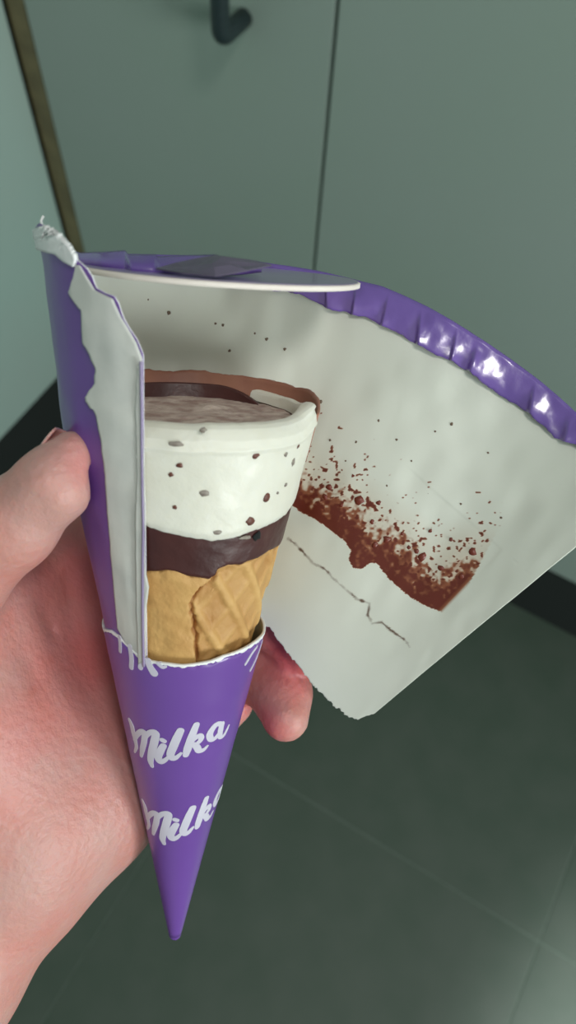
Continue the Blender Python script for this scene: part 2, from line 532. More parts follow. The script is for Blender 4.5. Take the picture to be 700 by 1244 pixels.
# top curve over w (front part then back part), bottom curve over w
def dedup(a):
    a = a[np.argsort(a[:, 1])]
    keep = np.concatenate([[True], np.diff(a[:, 1]) > 1e-4]); return a[keep]
wl = fe[:, 1].mean()
topc = dedup(np.concatenate([tf_, tb_[1:]]))
topc = topc[(topc[:, 1] >= wl - .2)]
wmin = max(topc[0, 1], wl - .02)
botc = np.concatenate([[[tear(110) - .002, wmin - .1], [tear(180) - .008, 0.0], [bb_[0, 0] - .002, W0 * .8]], bb_])
botc = dedup(botc)
wT1, wB1 = topc[-1, 1], botc[-1, 1]
NU, NV = 560, 300
# u split so that the cone part is common
u = np.linspace(0, 1, NU)
wT0 = inv(175, 434, 'front')[1]; wB0 = inv(179.5, 812, 'front')[1]; print('w ends', wT0, wB0, wmin)
wT = wT0 + u * (wT1 - wT0)
wB = wB0 + u * (wB1 - wB0)
def cart(S, w): return np.stack([S * np.sin(w), S * np.cos(w)], -1)
ST = np.interp(wT, topc[:, 1], topc[:, 0]) + .0002 * noise1(u * 90, 9)
SB = np.interp(wB, botc[:, 1], botc[:, 0]) + .00035 * noise1(u * 150, 8)
cB, cT = cart(SB, wB), cart(ST, wT)
vv = np.linspace(0, 1, NV)
cc = cB[:, None] * (1 - vv[None, :, None]) + cT[:, None] * vv[None, :, None]
Sg = np.hypot(cc[..., 0], cc[..., 1]); Wg = np.arctan2(cc[..., 0], cc[..., 1])
wrk = .0003 * noise2(Wg * 30, Sg * 120, 41) * smooth01(.1, .16, Sg) + .00012 * noise2(Wg * 50 + 5, Sg * 200, 42) * smooth01(W0 + .45, W0 + .6, Wg)
pre = proj(unroll(Sg, Wg)); sdl, _t = polydist(pre, [(430, 505), (520, 590), (610, 668), (568, 714), (500, 780), (430, 846)])
band = smooth01(-1.5, 1.5, sdl) * (Wg > W0 + .1)
wrk = wrk - .00010 * band * smooth01(-30, 30, 690 - pre[..., 1]) * smooth01(W0 + .30, W0 + .36, Wg)
L_in = unroll(Sg, Wg, wrk)
L_out = unroll(Sg, Wg, wrk + .00035)
pix = proj(L_in)
V, Fc, fm = shell(W(L_in), W(L_out))
sheet = mesh_obj('opened_sheet', V, Fc, [M['paper_in'], M['purple'], M['paper_white']], wrap, fmats=fm)

# stain of melted chocolate (a mark with its own outline on the inside of the paper)
low = [(345, 604), (364, 621), (384, 631), (401, 643), (418, 656), (427, 668), (424, 680), (430, 690), (440, 691), (449, 684), (458, 684),
       (472, 702), (486, 715), (500, 726), (520, 737), (541, 745), (552, 740), (560, 728), (568, 713)]
sd, tp = polydist(pix, low)                          # positive above the line
above = sd
isback = (Wg > .02) & (pix[..., 0] > 330)
rightlim = smooth01(0, 14, (612 - pix[..., 0]) - (pix[..., 1] - 668) * -.93 * 0 - np.maximum(pix[..., 1] - 668, 0) * .95)
rightlim *= smooth01(-4, 4, 668 + (pix[..., 0] - 610) * .83 + 400 - pix[..., 1] * 1.0)
n_s = noise2(pix[..., 0] / 7, pix[..., 1] / 7, 51) * .6 + noise2(pix[..., 0] / 3, pix[..., 1] / 3, 52) * .5
thick = 40 + 16 * np.sin(tp * math.pi)
core = 1.0 - np.clip(above / thick, 0, 3)
core = core + .5 * n_s
stain = np.where((above > 0) & isback, smooth01(.05, .85, core), 0) * rightlim
sp_n = noise2(pix[..., 0] / 3.1 + 40, pix[..., 1] / 3.1, 53) + .5 * noise2(pix[..., 0] / 6.5, pix[..., 1] / 6.5 + 9, 54)
thr = .34 + np.clip(above - 30, 0, 200) / 110
stain = np.maximum(stain, np.where((above > 4) & isback, smooth01(thr, thr + .12, sp_n), 0) * rightlim)
tan = np.where((above > 0) & isback, np.clip(1 - above / 85, 0, 1) * .75, 0) * rightlim
# brown line left where the chocolate rim pressed on the back wall
crack = [(350, 654), (362, 664), (380, 684), (394, 690), (404, 702), (420, 716), (434, 728), (449, 733), (447, 747), (452, 757), (464, 756), (476, 766), (490, 776), (498, 786)]
cd, ct = polydist(pix, crack)
cn = noise2(pix[..., 0] / 4, pix[..., 1] / 4, 61)
crk = np.where(isback, smooth01(1.9, .7, np.abs(cd) + 1.1 * cn) * (.45 + .55 * smooth01(-.2, .3, noise2(ct * 30, ct * 0 + 3, 77))), 0)
npad = stain.size
attr(sheet, 'stain', np.concatenate([stain.ravel(), np.zeros(npad)]))
attr(sheet, 'crack', np.concatenate([crk.ravel(), np.zeros(npad)]))
attr(sheet, 'tan', np.concatenate([tan.ravel(), np.zeros(npad)]))

def drop(px, py, r, mat, name, h=.45, side='back'):
    S_, w_ = inv(px, py, side); rr = r / F * .21
    c = unroll(S_, w_); a = unit(unroll(S_ + 1e-3, w_) - c); b = unit(unroll(S_, w_ + 1e-3) - c); n = np.cross(a, b)
    if n[2] > 0: n = -n
    Vv = [c + n * rr * h]; N = 9; wob = rng.uniform(.75, 1.25, N)
    for ring, (q, hh) in enumerate(((.6, .8), (1.0, .0))):
        for k in range(N):
            an = 2 * math.pi * k / N
            Vv.append(c + rr * q * wob[k] * (math.cos(an) * a + math.sin(an) * b) + n * (rr * h * hh + .00004))
    Ff = [(0, 1 + k, 1 + (k + 1) % N) for k in range(N)] + [(1 + k, 1 + N + k, 1 + N + (k + 1) % N, 1 + (k + 1) % N) for k in range(N)]
    return mesh_obj(name, W(np.array(Vv)), Ff, mat, wrap)
for p in [(429, 578, 3), (400, 592, 4), (436, 608, 6), (460, 611, 3.2), (574, 671, 5), (513, 676, 6), (506, 670, 4), (470, 655, 5), (489, 648, 3),
          (455, 662, 4), (536, 690, 4), (548, 655, 2.5), (523, 645, 2.5), (415, 614, 3.5), (395, 604, 4), (452, 634, 3), (560, 700, 3.5), (497, 665, 3)]:
    drop(*p, M['stain'], 'chocolate_drop')
for p in [(205, 380, 2.6), (262, 393, 1.8), (271, 395, 2), (310, 405, 1.6), (324, 412, 2.4), (279, 426, 2), (346, 424, 2), (390, 488, 2.2), (460, 511, 2.4), (433, 537, 2.2),
          (401, 535, 1.6), (549, 515, 1.8), (482, 534, 1.6), (593, 550, 1.4), (529, 524, 1.2), (590, 573, 1.6), (609, 629, 1.6), (500, 560, 1.3), (420, 560, 1.6), (560, 612, 1.4), (520, 600, 1.4), (445, 560, 1.4), (470, 590, 1.8), (180, 364, 1.2)]:
    drop(*p, M['fleck'], 'fleck')

def overlay(name, edgeA, edgeB, side, dr0, dr1, mats, n=120, m=14, jit=0.0, seed=1, attrs=True, bul=0.0):
    """strip between two px polylines of matching direction"""
    def res(e):
        q = np.array([inv(x, y, side) for x, y in e]); L = np.concatenate([[0], np.cumsum(np.hypot(*np.diff(np.array(e, float), axis=0).T))]); L /= L[-1]
        t = np.linspace(0, 1, n); return np.stack([np.interp(t, L, q[:, 0]), np.interp(t, L, q[:, 1])], -1)
    A_, B_ = res(edgeA), res(edgeB); t = np.linspace(0, 1, n)
    B_ = B_ + jit * np.stack([noise1(t * 40, seed), noise1(t * 40, seed + 1)], -1)
    k = np.linspace(0, 1, m)[None, :, None]
    q = A_[:, None] * (1 - k) + B_[:, None] * k
    S_, w_ = q[..., 0], q[..., 1]
    bu = bul * noise2(S_ * 170, w_ * 60 + seed, seed)
    a, b = unroll(S_, w_, dr0 + bu), unroll(S_, w_, dr1 + bu)
    V, Fc, fm = shell(W(a), W(b))
    return mesh_obj(name, V, Fc, mats, wrap, fmats=[min(x, len(mats) - 1) for x in fm])
# torn white paper layer on the outside of the flap
torn = overlay('torn_paper_layer', [(179, 803), (179, 740), (182, 712), (178, 690), (177, 600), (175, 500), (174, 434), (167, 415), (149, 385), (139, 362), (118, 352), (99, 322)],
               [(160, 786), (146, 762), (143, 730), (137, 657), (131, 577), (126, 532), (120, 504), (108, 486), (107, 480), (118, 466), (119, 447), (112, 430), (104, 414), (102, 376), (88, 358), (96, 323)],
               'front', .0009, .0004, [M['paper_torn']], n=320, m=24, jit=.0004, seed=71, bul=.00012)
torn2 = overlay('torn_paper_layer', [(179, 800), (178, 600), (176, 505), (175, 440)],
                [(172, 800), (168, 650), (170, 560), (168, 505), (170, 440)], 'front', .0014, .0010, [M['paper_torn']], n=120, m=6, jit=.0006, seed=75)
crease = overlay('folded_edge', [(180, 805), (179, 640), (177, 500), (176, 436)],
                 [(177.5, 805), (176.5, 640), (174.5, 500), (173.5, 436)], 'front', .0018, .0014, [M['lid_top']], n=80, m=3)
# frayed white paper standing at the flap's top
fray = overlay('frayed_corner', [(94, 323), (82, 317), (72, 308), (61, 299), (58, 294), (54, 288)],
               [(96, 312), (91, 302), (80, 288), (69, 280), (61, 275), (57, 272)], 'front', .0012, .0002, [M['paper_white']], n=60, m=8, jit=.00035, seed=81, bul=.0001)
V, Fc = tube(np.array([P(58, 286, .1745), P(52, 277, .1745), P(50, 268, .1743), P(53, 262, .174)]), .0003, 8)
spike = mesh_obj('paper_shred', W(V), Fc, M['paper_white'], wrap)

# crimped glossy rim folded over the top of the sheet
lowc = [(60, 322), (95, 332), (200, 338), (330, 352), (345, 354), (375, 364), (400, 375), (417, 377), (449, 390), (471, 401), (507, 418), (529, 431), (550, 439), (576, 456), (601, 476), (640, 501), (674, 531), (700, 542), (740, 572), (786, 606)]
lc = dedup(np.array([inv(x, y, 'back') for x, y in lowc]))
NC, NR = 700, 22
wc = np.linspace(.05, topc[-1, 1] - .002, NC)
St = np.interp(wc, topc[:, 1], topc[:, 0]) + .0006
Sl = np.interp(wc, lc[:, 1], lc[:, 0]) + .0005 * noise1(wc * 45, 95)
xp0 = proj(unroll(St, wc))[:, 0]
rv = np.linspace(-.35, 1, NR)
xp = xp0[:, None] - 9 * np.clip(rv, 0, 1)[None, :] + 5 * np.sin(xp0 / 23)[:, None] * np.clip(rv, 0, 1)[None, :]
pleats = np.array([110, 186, 262, 352, 392, 431, 472, 510, 554, 578, 650, 690, 760])
k = np.searchsorted(pleats, xp); pl_ = pleats[np.clip(k - 1, 0, len(pleats) - 1)]; pr_ = pleats[np.clip(k, 0, len(pleats) - 1)]
fr = np.clip((xp - pl_) / np.maximum(pr_ - pl_, 1), 0, 1)
ampk = np.random.default_rng(4).uniform(.5, 1.0, len(pleats) + 1)[k]
saw = ampk * (1 - fr) * smooth01(0, .10, fr)
Sx = St[:, None] + (Sl - St)[:, None] * np.clip(rv, -1, 1)[None, :]
Sx = np.where(rv[None, :] < 0, St[:, None] + (Sl - St)[:, None] * (-rv[None, :]) * .9, Sx)
roundp = np.where(rv < 0, .0006, -(.0005 + .0011 * np.sqrt(np.clip(rv, 0, 1)) * (1.15 - rv)))
roundp = np.where((rv >= 0) & (rv < .06), -.0002, roundp)
dr = roundp[None, :] - saw * .0022 * smooth01(.15, 1, rv)[None, :] - .0002 * noise2(wc[:, None] * 60, np.repeat(rv[None, :] * 3, NC, 0), 91)
Lc = unroll(Sx, np.repeat(wc[:, None], NR, 1), dr)
nn = len(wc) * NR
V, Fc, fm = shell(W(Lc), W(unroll(Sx, np.repeat(wc[:, None], NR, 1), dr + np.where(rv < 0, -.0002, .0002)[None, :])))
crimp = mesh_obj('crimped_rim', V, Fc, M['purple_foil'], wrap)

# lid seen nearly edge-on
LC = P(267, 333, .183)
lr = 171 / F * .183
lroll = math.radians(4.0); lb = math.radians(19.6)
ln = unit([math.sin(lroll), -math.cos(lb) * math.cos(lroll), -math.sin(lb)])
la = unit(np.array([1., 0, 0]) - ln * ln[0]); lbv = np.cross(ln, la)
def disc(c, R, h0, h1, n=96, rings=5, dish=0.0):
    Vv = []; 
    prof = [(0, h1 - dish), (R * .5, h1 - dish), (R * .9, h1 - dish * .6), (R * .985, h1), (R, h1 - .00015), (R, h0 + .00015), (R * .985, h0), (R * .5, h0), (0, h0)]
    for r_, h_ in prof:
        for j in range(n):
            an = 2 * math.pi * j / n
            Vv.append(c + (r_ + 1e-6) * (math.cos(an) * la + math.sin(an) * lbv) + h_ * ln)
    Ff = [(i * n + j, (i + 1) * n + j, (i + 1) * n + (j + 1) % n, i * n + (j + 1) % n) for i in range(len(prof) - 1) for j in range(n)]
    return np.array(Vv), Ff
Vd, Fd = disc(LC, lr, -.0007, .0005)
lid = mesh_obj('lid', W(Vd), Fd, M['lid_card'], wrap); tag(lid, 'flat round card lid seen edge-on')
Vd, Fd = disc(LC, lr * .985, .00052, .00070)
mesh_obj('lid_film', W(Vd), Fd, M['lid_top'], lid)

# purple rim folded down over the left part of the lid
ft = [(93, 307), (120, 306), (152, 304), (156, 309), (188, 309), (192, 311), (225, 310), (262, 309), (290, 316), (318, 324)]
fb = [(97, 322), (125, 327), (152, 330), (160, 333), (188, 334), (200, 335), (230, 334), (262, 335), (292, 333), (318, 330)]
nx_, ny_ = 110, 14; G2 = np.zeros((nx_, ny_, 3))
for i in range(nx_):
    t_ = i / (nx_ - 1) * (len(ft) - 1); k_ = min(int(t_), len(ft) - 2); q_ = t_ - k_
    a_ = np.array(ft[k_]) * (1 - q_) + np.array(ft[k_ + 1]) * q_; b_ = np.array(fb[k_]) * (1 - q_) + np.array(fb[k_ + 1]) * q_
    dz = .172 - .010 * math.sin(i / (nx_ - 1) * math.pi)
    for j in range(ny_):
        v_ = j / (ny_ - 1); c_ = a_ * (1 - v_) + b_ * v_
        fold = (.0016 if k_ % 2 else 0) * (1 - q_) + (0 if k_ % 2 else .0016) * q_
        G2[i, j] = P(c_[0], c_[1], dz + .003 * (1 - v_) - fold * math.sin(v_ * 2.6) - .0016 * math.sin(v_ * math.pi))
V, Fc, fm = shell(W(G2), W(G2 + np.array([0, .0001, .0003])))
mesh_obj('folded_foil', V, Fc, M['purple_foil'], wrap)
# dark foil scrap lying over the lid
fp = [(190, 331, .158), (215, 323, .158), (240, 314, .159), (262, 308, .160), (285, 313, .160), (308, 320, .160), (330, 327, .160), (300, 331, .156), (262, 333, .153), (222, 334, .154)]
c0 = P(258, 322, .1545); ring = np.array([P(*q) for q in fp])
Vv = [c0]; 
for s_ in (.5, 1.0):
    for q in ring: Vv.append(c0 + (q - c0) * s_ + np.array([0, -.0006 * math.sin(s_ * 9 + q[0] * 300), 0]))
N = len(ring)
Ff = [(0, 1 + j, 1 + (j + 1) % N) for j in range(N)] + [(1 + j, 1 + N + j, 1 + N + (j + 1) % N, 1 + (j + 1) % N) for j in range(N)]
scrap = mesh_obj('foil_scrap', W(np.array(Vv)), Ff, M['dark_foil'], wrap, smooth=False)
md = scrap.modifiers.new('thick', 'SOLIDIFY'); md.thickness = .0003
tag(scrap, 'dark purple folded foil scrap')

# ---- printed lettering, as thin raised strokes on the sleeve
def unr(px, py):
    S_, ph_ = cone_front(px, py); w_ = math.radians(ph_) * SA
    return np.array([S_ * math.sin(w_), S_ * math.cos(w_)])
def unr3(c, dr):
    S_ = np.hypot(c[..., 0], c[..., 1]); w_ = np.arctan2(c[..., 0], c[..., 1])
    return cone_pt(S_, np.degrees(w_ / SA), dr)
def strokes(name, lines, dr, mat, shift=(0, 0), parent=None, label=None, scale=1.0, pivot=None):
    """lines: list of (points, widths) in unrolled metres"""
    Vv, Ff = [], []
    for pts, wd_ in lines:
        pts = np.array(pts, float); wd_ = np.array(wd_, float)
        # Catmull-Rom resample
        P_ = np.vstack([2 * pts[0] - pts[1], pts, 2 * pts[-1] - pts[-2]]); out = []; ww = []
        for k in range(1, len(P_) - 2):
            for t in np.linspace(0, 1, 7, endpoint=(k == len(P_) - 3)):
                p0, p1, p2, p3 = P_[k - 1:k + 3]
                out.append(.5 * ((2 * p1) + (-p0 + p2) * t + (2 * p0 - 5 * p1 + 4 * p2 - p3) * t * t + (-p0 + 3 * p1 - 3 * p2 + p3) * t ** 3))
                ww.append(wd_[k - 1] * (1 - t) + wd_[k] * t)
        out, ww = np.array(out), np.array(ww)
        for q, w_ in list(zip(out, ww)):
            pass
        n = len(out); tan_ = np.gradient(out, axis=0); tan_ /= np.maximum(np.linalg.norm(tan_, axis=1, keepdims=True), 1e-9)
        nor = np.stack([-tan_[:, 1], tan_[:, 0]], -1)
        prof = [(-1, 0), (-1, 1), (-.33, 1), (.33, 1), (1, 1), (1, 0)]
        base = len(Vv)
        for k in range(n):
            for a_, h_ in prof:
                c = out[k] + nor[k] * a_ * ww[k] / 2 + np.array(shift)
                Vv.append(unr3(c, dr[0] + (dr[1] - dr[0]) * h_))
        m_ = len(prof)
        for k in range(n - 1):
            for j in range(m_ - 1):
                Ff.append((base + k * m_ + j, base + k * m_ + j + 1, base + (k + 1) * m_ + j + 1, base + (k + 1) * m_ + j))
        for kk in (0, n - 1):                      # rounded ends
            c0_ = out[kk] + np.array(shift); b0 = len(Vv); Vv.append(unr3(c0_, dr[1]))
            for j in range(14):
                an = 2 * math.pi * j / 14
                Vv.append(unr3(c0_ + ww[kk] / 2 * np.array([math.cos(an), math.sin(an)]), dr[1]))
            for j in range(14): Ff.append((b0, b0 + 1 + j, b0 + 1 + (j + 1) % 14))
            for j in range(14):
                an = 2 * math.pi * j / 14
                Vv.append(unr3(c0_ + ww[kk] / 2 * np.array([math.cos(an), math.sin(an)]), dr[0]))
            for j in range(14): Ff.append((b0 + 1 + j, b0 + 15 + j, b0 + 15 + (j + 1) % 14, b0 + 1 + (j + 1) % 14))
    o = mesh_obj(name, W(np.array(Vv)), Ff, mat, parent, smooth=False)
    if label: tag(o, label)
    return o
def cp(x, y): return unr(140 + x / 4.375, 850 + y / 4.375)
PX = .198 / F / 4.375 * 1.42                       # stroke width unit: one pixel of the enlarged crop
LET = {
 'm': [([(92, 98), (104, 128), (112, 165), (122, 205), (128, 240), (120, 268)], [18, 26, 26, 24, 18, 10]),
       ([(118, 205), (134, 172), (152, 158), (168, 166), (166, 210), (158, 250), (152, 288)], [16, 22, 24, 26, 26, 24, 14]),
       ([(164, 200), (186, 168), (208, 158), (224, 168), (216, 215), (204, 265), (198, 310), (206, 340)], [16, 22, 24, 30, 32, 30, 26, 16])],
 'i': [([(262, 232), (246, 262), (236, 292), (246, 314), (268, 308), (290, 288)], [26, 30, 30, 26, 20, 12]), ([(256, 200), (266, 206)], [20, 20])],
 'l': [([(348, 150), (330, 190), (312, 235), (298, 275), (306, 296), (326, 292), (350, 270)], [28, 32, 32, 30, 26, 20, 12])],
 'k': [([(428, 118), (412, 160), (396, 205), (382, 250), (374, 280)], [24, 28, 30, 30, 22]),
       ([(396, 218), (420, 192), (444, 176), (452, 190), (438, 212), (414, 222)], [12, 18, 22, 22, 18, 14]),
       ([(414, 222), (430, 238), (440, 256), (462, 252), (482, 232)], [22, 28, 26, 18, 10])],
 'a': [([(552, 116), (530, 118), (508, 142), (494, 172), (500, 196), (520, 192), (542, 162)], [22, 24, 26, 28, 26, 20, 14]),
       ([(556, 116), (548, 150), (546, 184), (562, 180), (580, 148), (590, 124)], [24, 26, 22, 16, 12, 8])],
}
names = {'m': 'M', 'i': 'i', 'l': 'l', 'k': 'k', 'a': 'a'}
ref1 = cp(300, 220)
ref2 = unr(140 + 362 / 4.375, 850 + 632 / 4.375)
for word in (0, 1):
    # the second word is the same print lower down and turned round the cone with the paper
    for key, ls in LET.items():
        L2 = []
        for pts, wds in ls:
            q = np.array([cp(*p) for p in pts])
            if word:
                q = ref2 + (q - ref1) * 1.0
            L2.append((q, np.array(wds) * PX))
        strokes('letter', L2, (.0008, .00101), M['letter'], parent=sleeve, label='white printed letter ' + names[key])
def c7(x, y): return unr(120 + x / 3.18, 740 + y / 3.18)
U7 = .2 / F / 3.18
dl = []
for pts, wds in [([(92, 100), (95, 130), (95, 156)], [16, 16, 15]), ([(130, 135), (137, 180), (136, 218)], [20, 20, 20]), ([(168, 160), (172, 190), (170, 218)], [22, 20, 20]),
            ([(196, 190), (206, 215), (220, 238)], [26, 26, 30]), ([(235, 200), (250, 214), (262, 212)], [16, 14, 12]),
            ([(598, 140), (580, 165), (556, 205)], [14, 15, 14]), ([(622, 120), (600, 175), (574, 230)], [12, 15, 13])]:
    q = np.array([c7(*p) for p in pts]); 
    strokes('printed_drip', [(q, np.array(wds) * U7)], (.0008, .00103), M['letter'], parent=sleeve)

# ------------------------------------------------------------------ ice cream
ice = empty('ice_cream_cone', tuple(W(APEX + .05 * U)))
tag(ice, 'vanilla chocolate-chip ice cream in a waffle cone, sitting in the torn wrapper', 'ice cream')
cream_low = edge_fn([(165, 636), (180, 642), (192, 646), (205, 649), (220, 653), (240, 656), (258, 658), (272, 657), (286, 655), (300, 650), (310, 647), (322, 642), (340, 634), (350, 627), (357, 618)])
waf_top = edge_fn([(165, 700), (181, 698), (200, 697), (214, 699), (226, 704), (240, 706), (256, 708), (263, 703), (266, 696), (280, 690), (296, 690), (304, 686), (318, 681), (332, 672), (344, 664), (350, 655)])
SR = .1688
pa = np.linspace(0, 360, 361)[:-1]

def ring_surface(S0f, S1f, dr, n=361, m=40, close=True):
    pass

# waffle cone
n, m = 420, 150
pw = np.linspace(0, 360, n, endpoint=False)
s1 = waf_top(pw) + .0003 * noise1(pw / 3, 31); s0 = .052
Sg = s0 + (s1[:, None] - s0) * np.linspace(0, 1, m)[None, :]; Pg = np.repeat(pw[:, None], m, 1)
seamx = cone_front(237, 800)[1], cone_front(262, 706)[1]
sS = cone_front(237, 800)[0], cone_front(262, 706)[0]
_sq = np.array([cone_front(*p) for p in [(238, 806), (236, 780), (233, 756), (230, 738), (240, 722), (252, 712), (262, 704)]]); _sq = _sq[np.argsort(_sq[:, 0])]
seamph = np.interp(Sg, _sq[:, 0], _sq[:, 1]) + 1.4 * noise1(Sg * 700, 33)
wu = np.radians(Pg) * SA * Sg
a1 = (wu * .82 + (Sg - .1) * .57) / .0076; a2 = (-wu * .75 + (Sg - .1) * .66) / .0076
def ridge(t): 
    f = np.abs(t - np.round(t)); return smooth01(.24, .05, f)
rg = np.maximum(ridge(a1) * .45, ridge(a2))
onright = (Pg < seamph) | (Pg > 215)
hgt = np.where(onright, .0010 * rg - .0009, .0004 + .00018 * noise2(Pg / 9, Sg * 420, 35) + .00025 * ridge(a2 * .7 + .3) * .5)
hgt = hgt + .00008 * noise2(Pg / 1.5, Sg * 2400, 36)
hgt = hgt * smooth01(0, .0022, s1[:, None] - Sg)
hgt = hgt - .0012 * np.exp(-((Pg - seamph + 1.2) / 1.1) ** 2)
dr = -.0014 + hgt
inner = cone_pt(Sg, Pg, -.0046); outer = cone_pt(Sg, Pg, dr)
V, Fc, fm = shell(W(inner), W(outer), True)
waf = mesh_obj('waffle', V, Fc, M['waffle'], ice)
attr(waf, 'crevice_shade', np.concatenate([np.zeros(Pg.size), (.9 * np.exp(-((Pg - seamph + 1.0) / 1.3) ** 2) + .35 * (1 - rg) * onright).ravel()]))  # shade painted into the seam groove, fainter in the hollows between ridges
# dark baked crumbs of chocolate at the cut
# chocolate band
n, m = 360, 30
s1 = cream_low(pa) + .002; s0 = waf_top(pa) - .004
vt = np.linspace(0, 1, m)
Sg = s0[:, None] + (s1 - s0)[:, None] * vt[None, :]; Pg = np.repeat(pa[:, None], m, 1)
low_in = smooth01(waf_top(pa)[:, None] - .0012, waf_top(pa)[:, None] + .0004, Sg)
dr = -.0046 + .0036 * low_in + .00008 * noise2(Pg / 5, Sg * 500, 37)
V, Fc, fm = shell(W(cone_pt(Sg, Pg, -.006)), W(cone_pt(Sg, Pg, dr)), True)
mesh_obj('chocolate_layer', V, Fc, M['choc'], ice)
for (x, y, r_) in [(258, 707, 5), (268, 702, 3), (300, 686, 3)]:
    pass

# cream body with rolled lip
s0 = cream_low(pa) - .0002 + .0002 * noise1(pa / 4, 38)
lip = .0040 * np.exp(-((((pa - 8 + 180) % 360) - 180) / 13) ** 2)          # raised corner at the right end
prof = [(0, -.0016), (.0, -.0009), (.06, -.0005), (.25, -.0006), (.5, -.0006), (.70, -.0006), (.78, -.0005), (.82, -.0002), (.845, -.0005), (.90, -.0010), (.94, -.0018), (.975, -.0026), (.995, -.0036), (1.0, -.0044),
        (.995, -.0050), (.98, -.0054), (.95, -.0055), (.9, -.0055), (.86, -.0055)]
pr_ = []
for k in range(len(prof) - 1):
    for t in np.linspace(0, 1, 6, endpoint=False): pr_.append((prof[k][0] * (1 - t) + prof[k + 1][0] * t, prof[k][1] * (1 - t) + prof[k + 1][1] * t))
pr_ = np.array(pr_)
top = SR + .00025 * noise1(pa / 15, 39) + lip * .6
Sg = s0[:, None] + (top - s0)[:, None] * pr_[None, :, 0]; Pg = np.repeat(pa[:, None], len(pr_), 1)
dr = pr_[None, :, 1] + .00012 * noise2(Pg / 7, Sg * 260, 40) + (lip[:, None] * .35) * smooth01(.93, 1, pr_[:, 0])[None, :]
# small pit at the lower edge
V = W(cone_pt(Sg, Pg, dr)).reshape(-1, 3)
cream = mesh_obj('vanilla_cream', V, grid_faces(len(pa), len(pr_), True), M['cream'], ice)
def capdisc(S_, drim, mat, name, parent, rough=0.0003, seed=1, lump=None):
    rr = S_ * SA - drim; c = APEX + S_ * CA * U; Vv = [c]; R_ = 40; N = 120
    for i in range(1, R_ + 1):
        for j in range(N):
            an = 2 * math.pi * j / N; r_ = rr * i / R_; x, y = r_ * math.cos(an), r_ * math.sin(an)
            h = rough * float(noise2(np.array(x * 400 + 50), np.array(y * 400 + 50), seed)) + .6 * rough * float(noise2(np.array(x * 900 + 50), np.array(y * 900 + 50), seed + 1))
            if lump: h += lump[3] * math.exp(-((x - lump[0]) ** 2 + (y - lump[1]) ** 2) / lump[2] ** 2)
            Vv.append(c + x * E1 + y * E2 + h * U)
    Ff = [(0, 1 + j, 1 + (j + 1) % N) for j in range(N)]
    Ff += [(1 + (i - 1) * N + j, 1 + i * N + j, 1 + i * N + (j + 1) % N, 1 + (i - 1) * N + (j + 1) % N) for i in range(1, R_) for j in range(N)]
    return mesh_obj(name, W(np.array(Vv)), Ff, mat, parent)
capdisc(SR - .0024, .0054, M['frost'], 'chocolate_disc', ice, .00018, 61, (.004, -.008, .003, .0008))
# chocolate coat standing behind and above the back of the cream rim
pb = np.linspace(196, 366, 180); m = 16
vt = np.linspace(0, 1, m)
env = smooth01(366, 340, pb)
hi_ = SR + .0004 + .0024 * env + .0004 * noise1(pb / 9, 63)
Sg = (SR - .012) + (hi_ - (SR - .012))[:, None] * vt[None, :]; Pg = np.repeat(pb[:, None], m, 1)
inn_off = -.0010 - .0060 * smooth01(335, 285, Pg)
V, Fc, fm = shell(W(cone_pt(Sg, Pg, inn_off)), W(cone_pt(Sg, Pg, -.0004)))
mesh_obj('chocolate_rim', V, Fc, M['choc_smear'], ice)
# dark inner edge between the rim and the frosted disc
pb = np.linspace(190, 336, 160)
Sg = (SR - .006) + (.0054 * smooth01(334, 280, pb) + .0004)[:, None] * np.linspace(0, 1, 10)[None, :]; Pg = np.repeat(pb[:, None], 10, 1)
V, Fc, fm = shell(W(cone_pt(Sg, Pg, -.0080)), W(cone_pt(Sg, Pg, -.0062)))
mesh_obj('chocolate_inner_coat', V, Fc, M['choc'], ice)

def chip(px, py, a, b, mat, ang=0.0, parent=cream):
    S_, ph_ = cone_front(px, py); c = cone_pt(S_, ph_, -.0007)
    t = unit(cone_pt(S_, ph_ + 1) - cone_pt(S_, ph_)); s = unit(cone_pt(S_ + .001, ph_) - cone_pt(S_, ph_)); nn_ = np.cross(t, s)
    if nn_[2] > 0: nn_ = -nn_
    q = .195 / F; Vv = []; N = 10; R_ = 5
    wob = rng.uniform(.75, 1.2, N)
    for i in range(R_ + 1):
        el = i / R_ * math.pi / 2
        for j in range(N):
            an = 2 * math.pi * j / N
            x = a * q * math.sin(el) * math.cos(an) * wob[j]; y = b * q * math.sin(el) * math.sin(an) * wob[j]
            xr = x * math.cos(ang) - y * math.sin(ang); yr = x * math.sin(ang) + y * math.cos(ang)
            Vv.append(c - xr * t + yr * s + nn_ * .0004 * math.cos(el))
    Ff = [(i * N + j, (i + 1) * N + j, (i + 1) * N + (j + 1) % N, i * N + (j + 1) % N) for i in range(R_) for j in range(N)]
    return mesh_obj('chocolate_chip', W(np.array(Vv)), Ff, mat, parent)
for c_ in [(218, 567, 4, 3), (313, 555, 4.5, 4), (326, 606, 5, 6), (306, 635, 6, 6), (207, 578, 3, 3), (365, 543, 2.5, 3), (212, 618, 2.5, 2.5)]:
    chip(*c_, M['chip'])
for c_ in [(248, 601, 6, 4), (265, 649, 6, 3), (214, 541, 9, 3), (350, 553, 3.5, 3.5), (359, 563, 4, 5), (350, 590, 2.5, 2.5), (247, 524, 4, 3), (362, 540, 3, 3), (300, 655, 8, 2.5), (340, 600, 2, 2)]:
    chip(*c_, M['chip_grey'])
tag(chip(315, 653, 6, 6, M['dark_gap'], parent=cream), 'dark air hole')

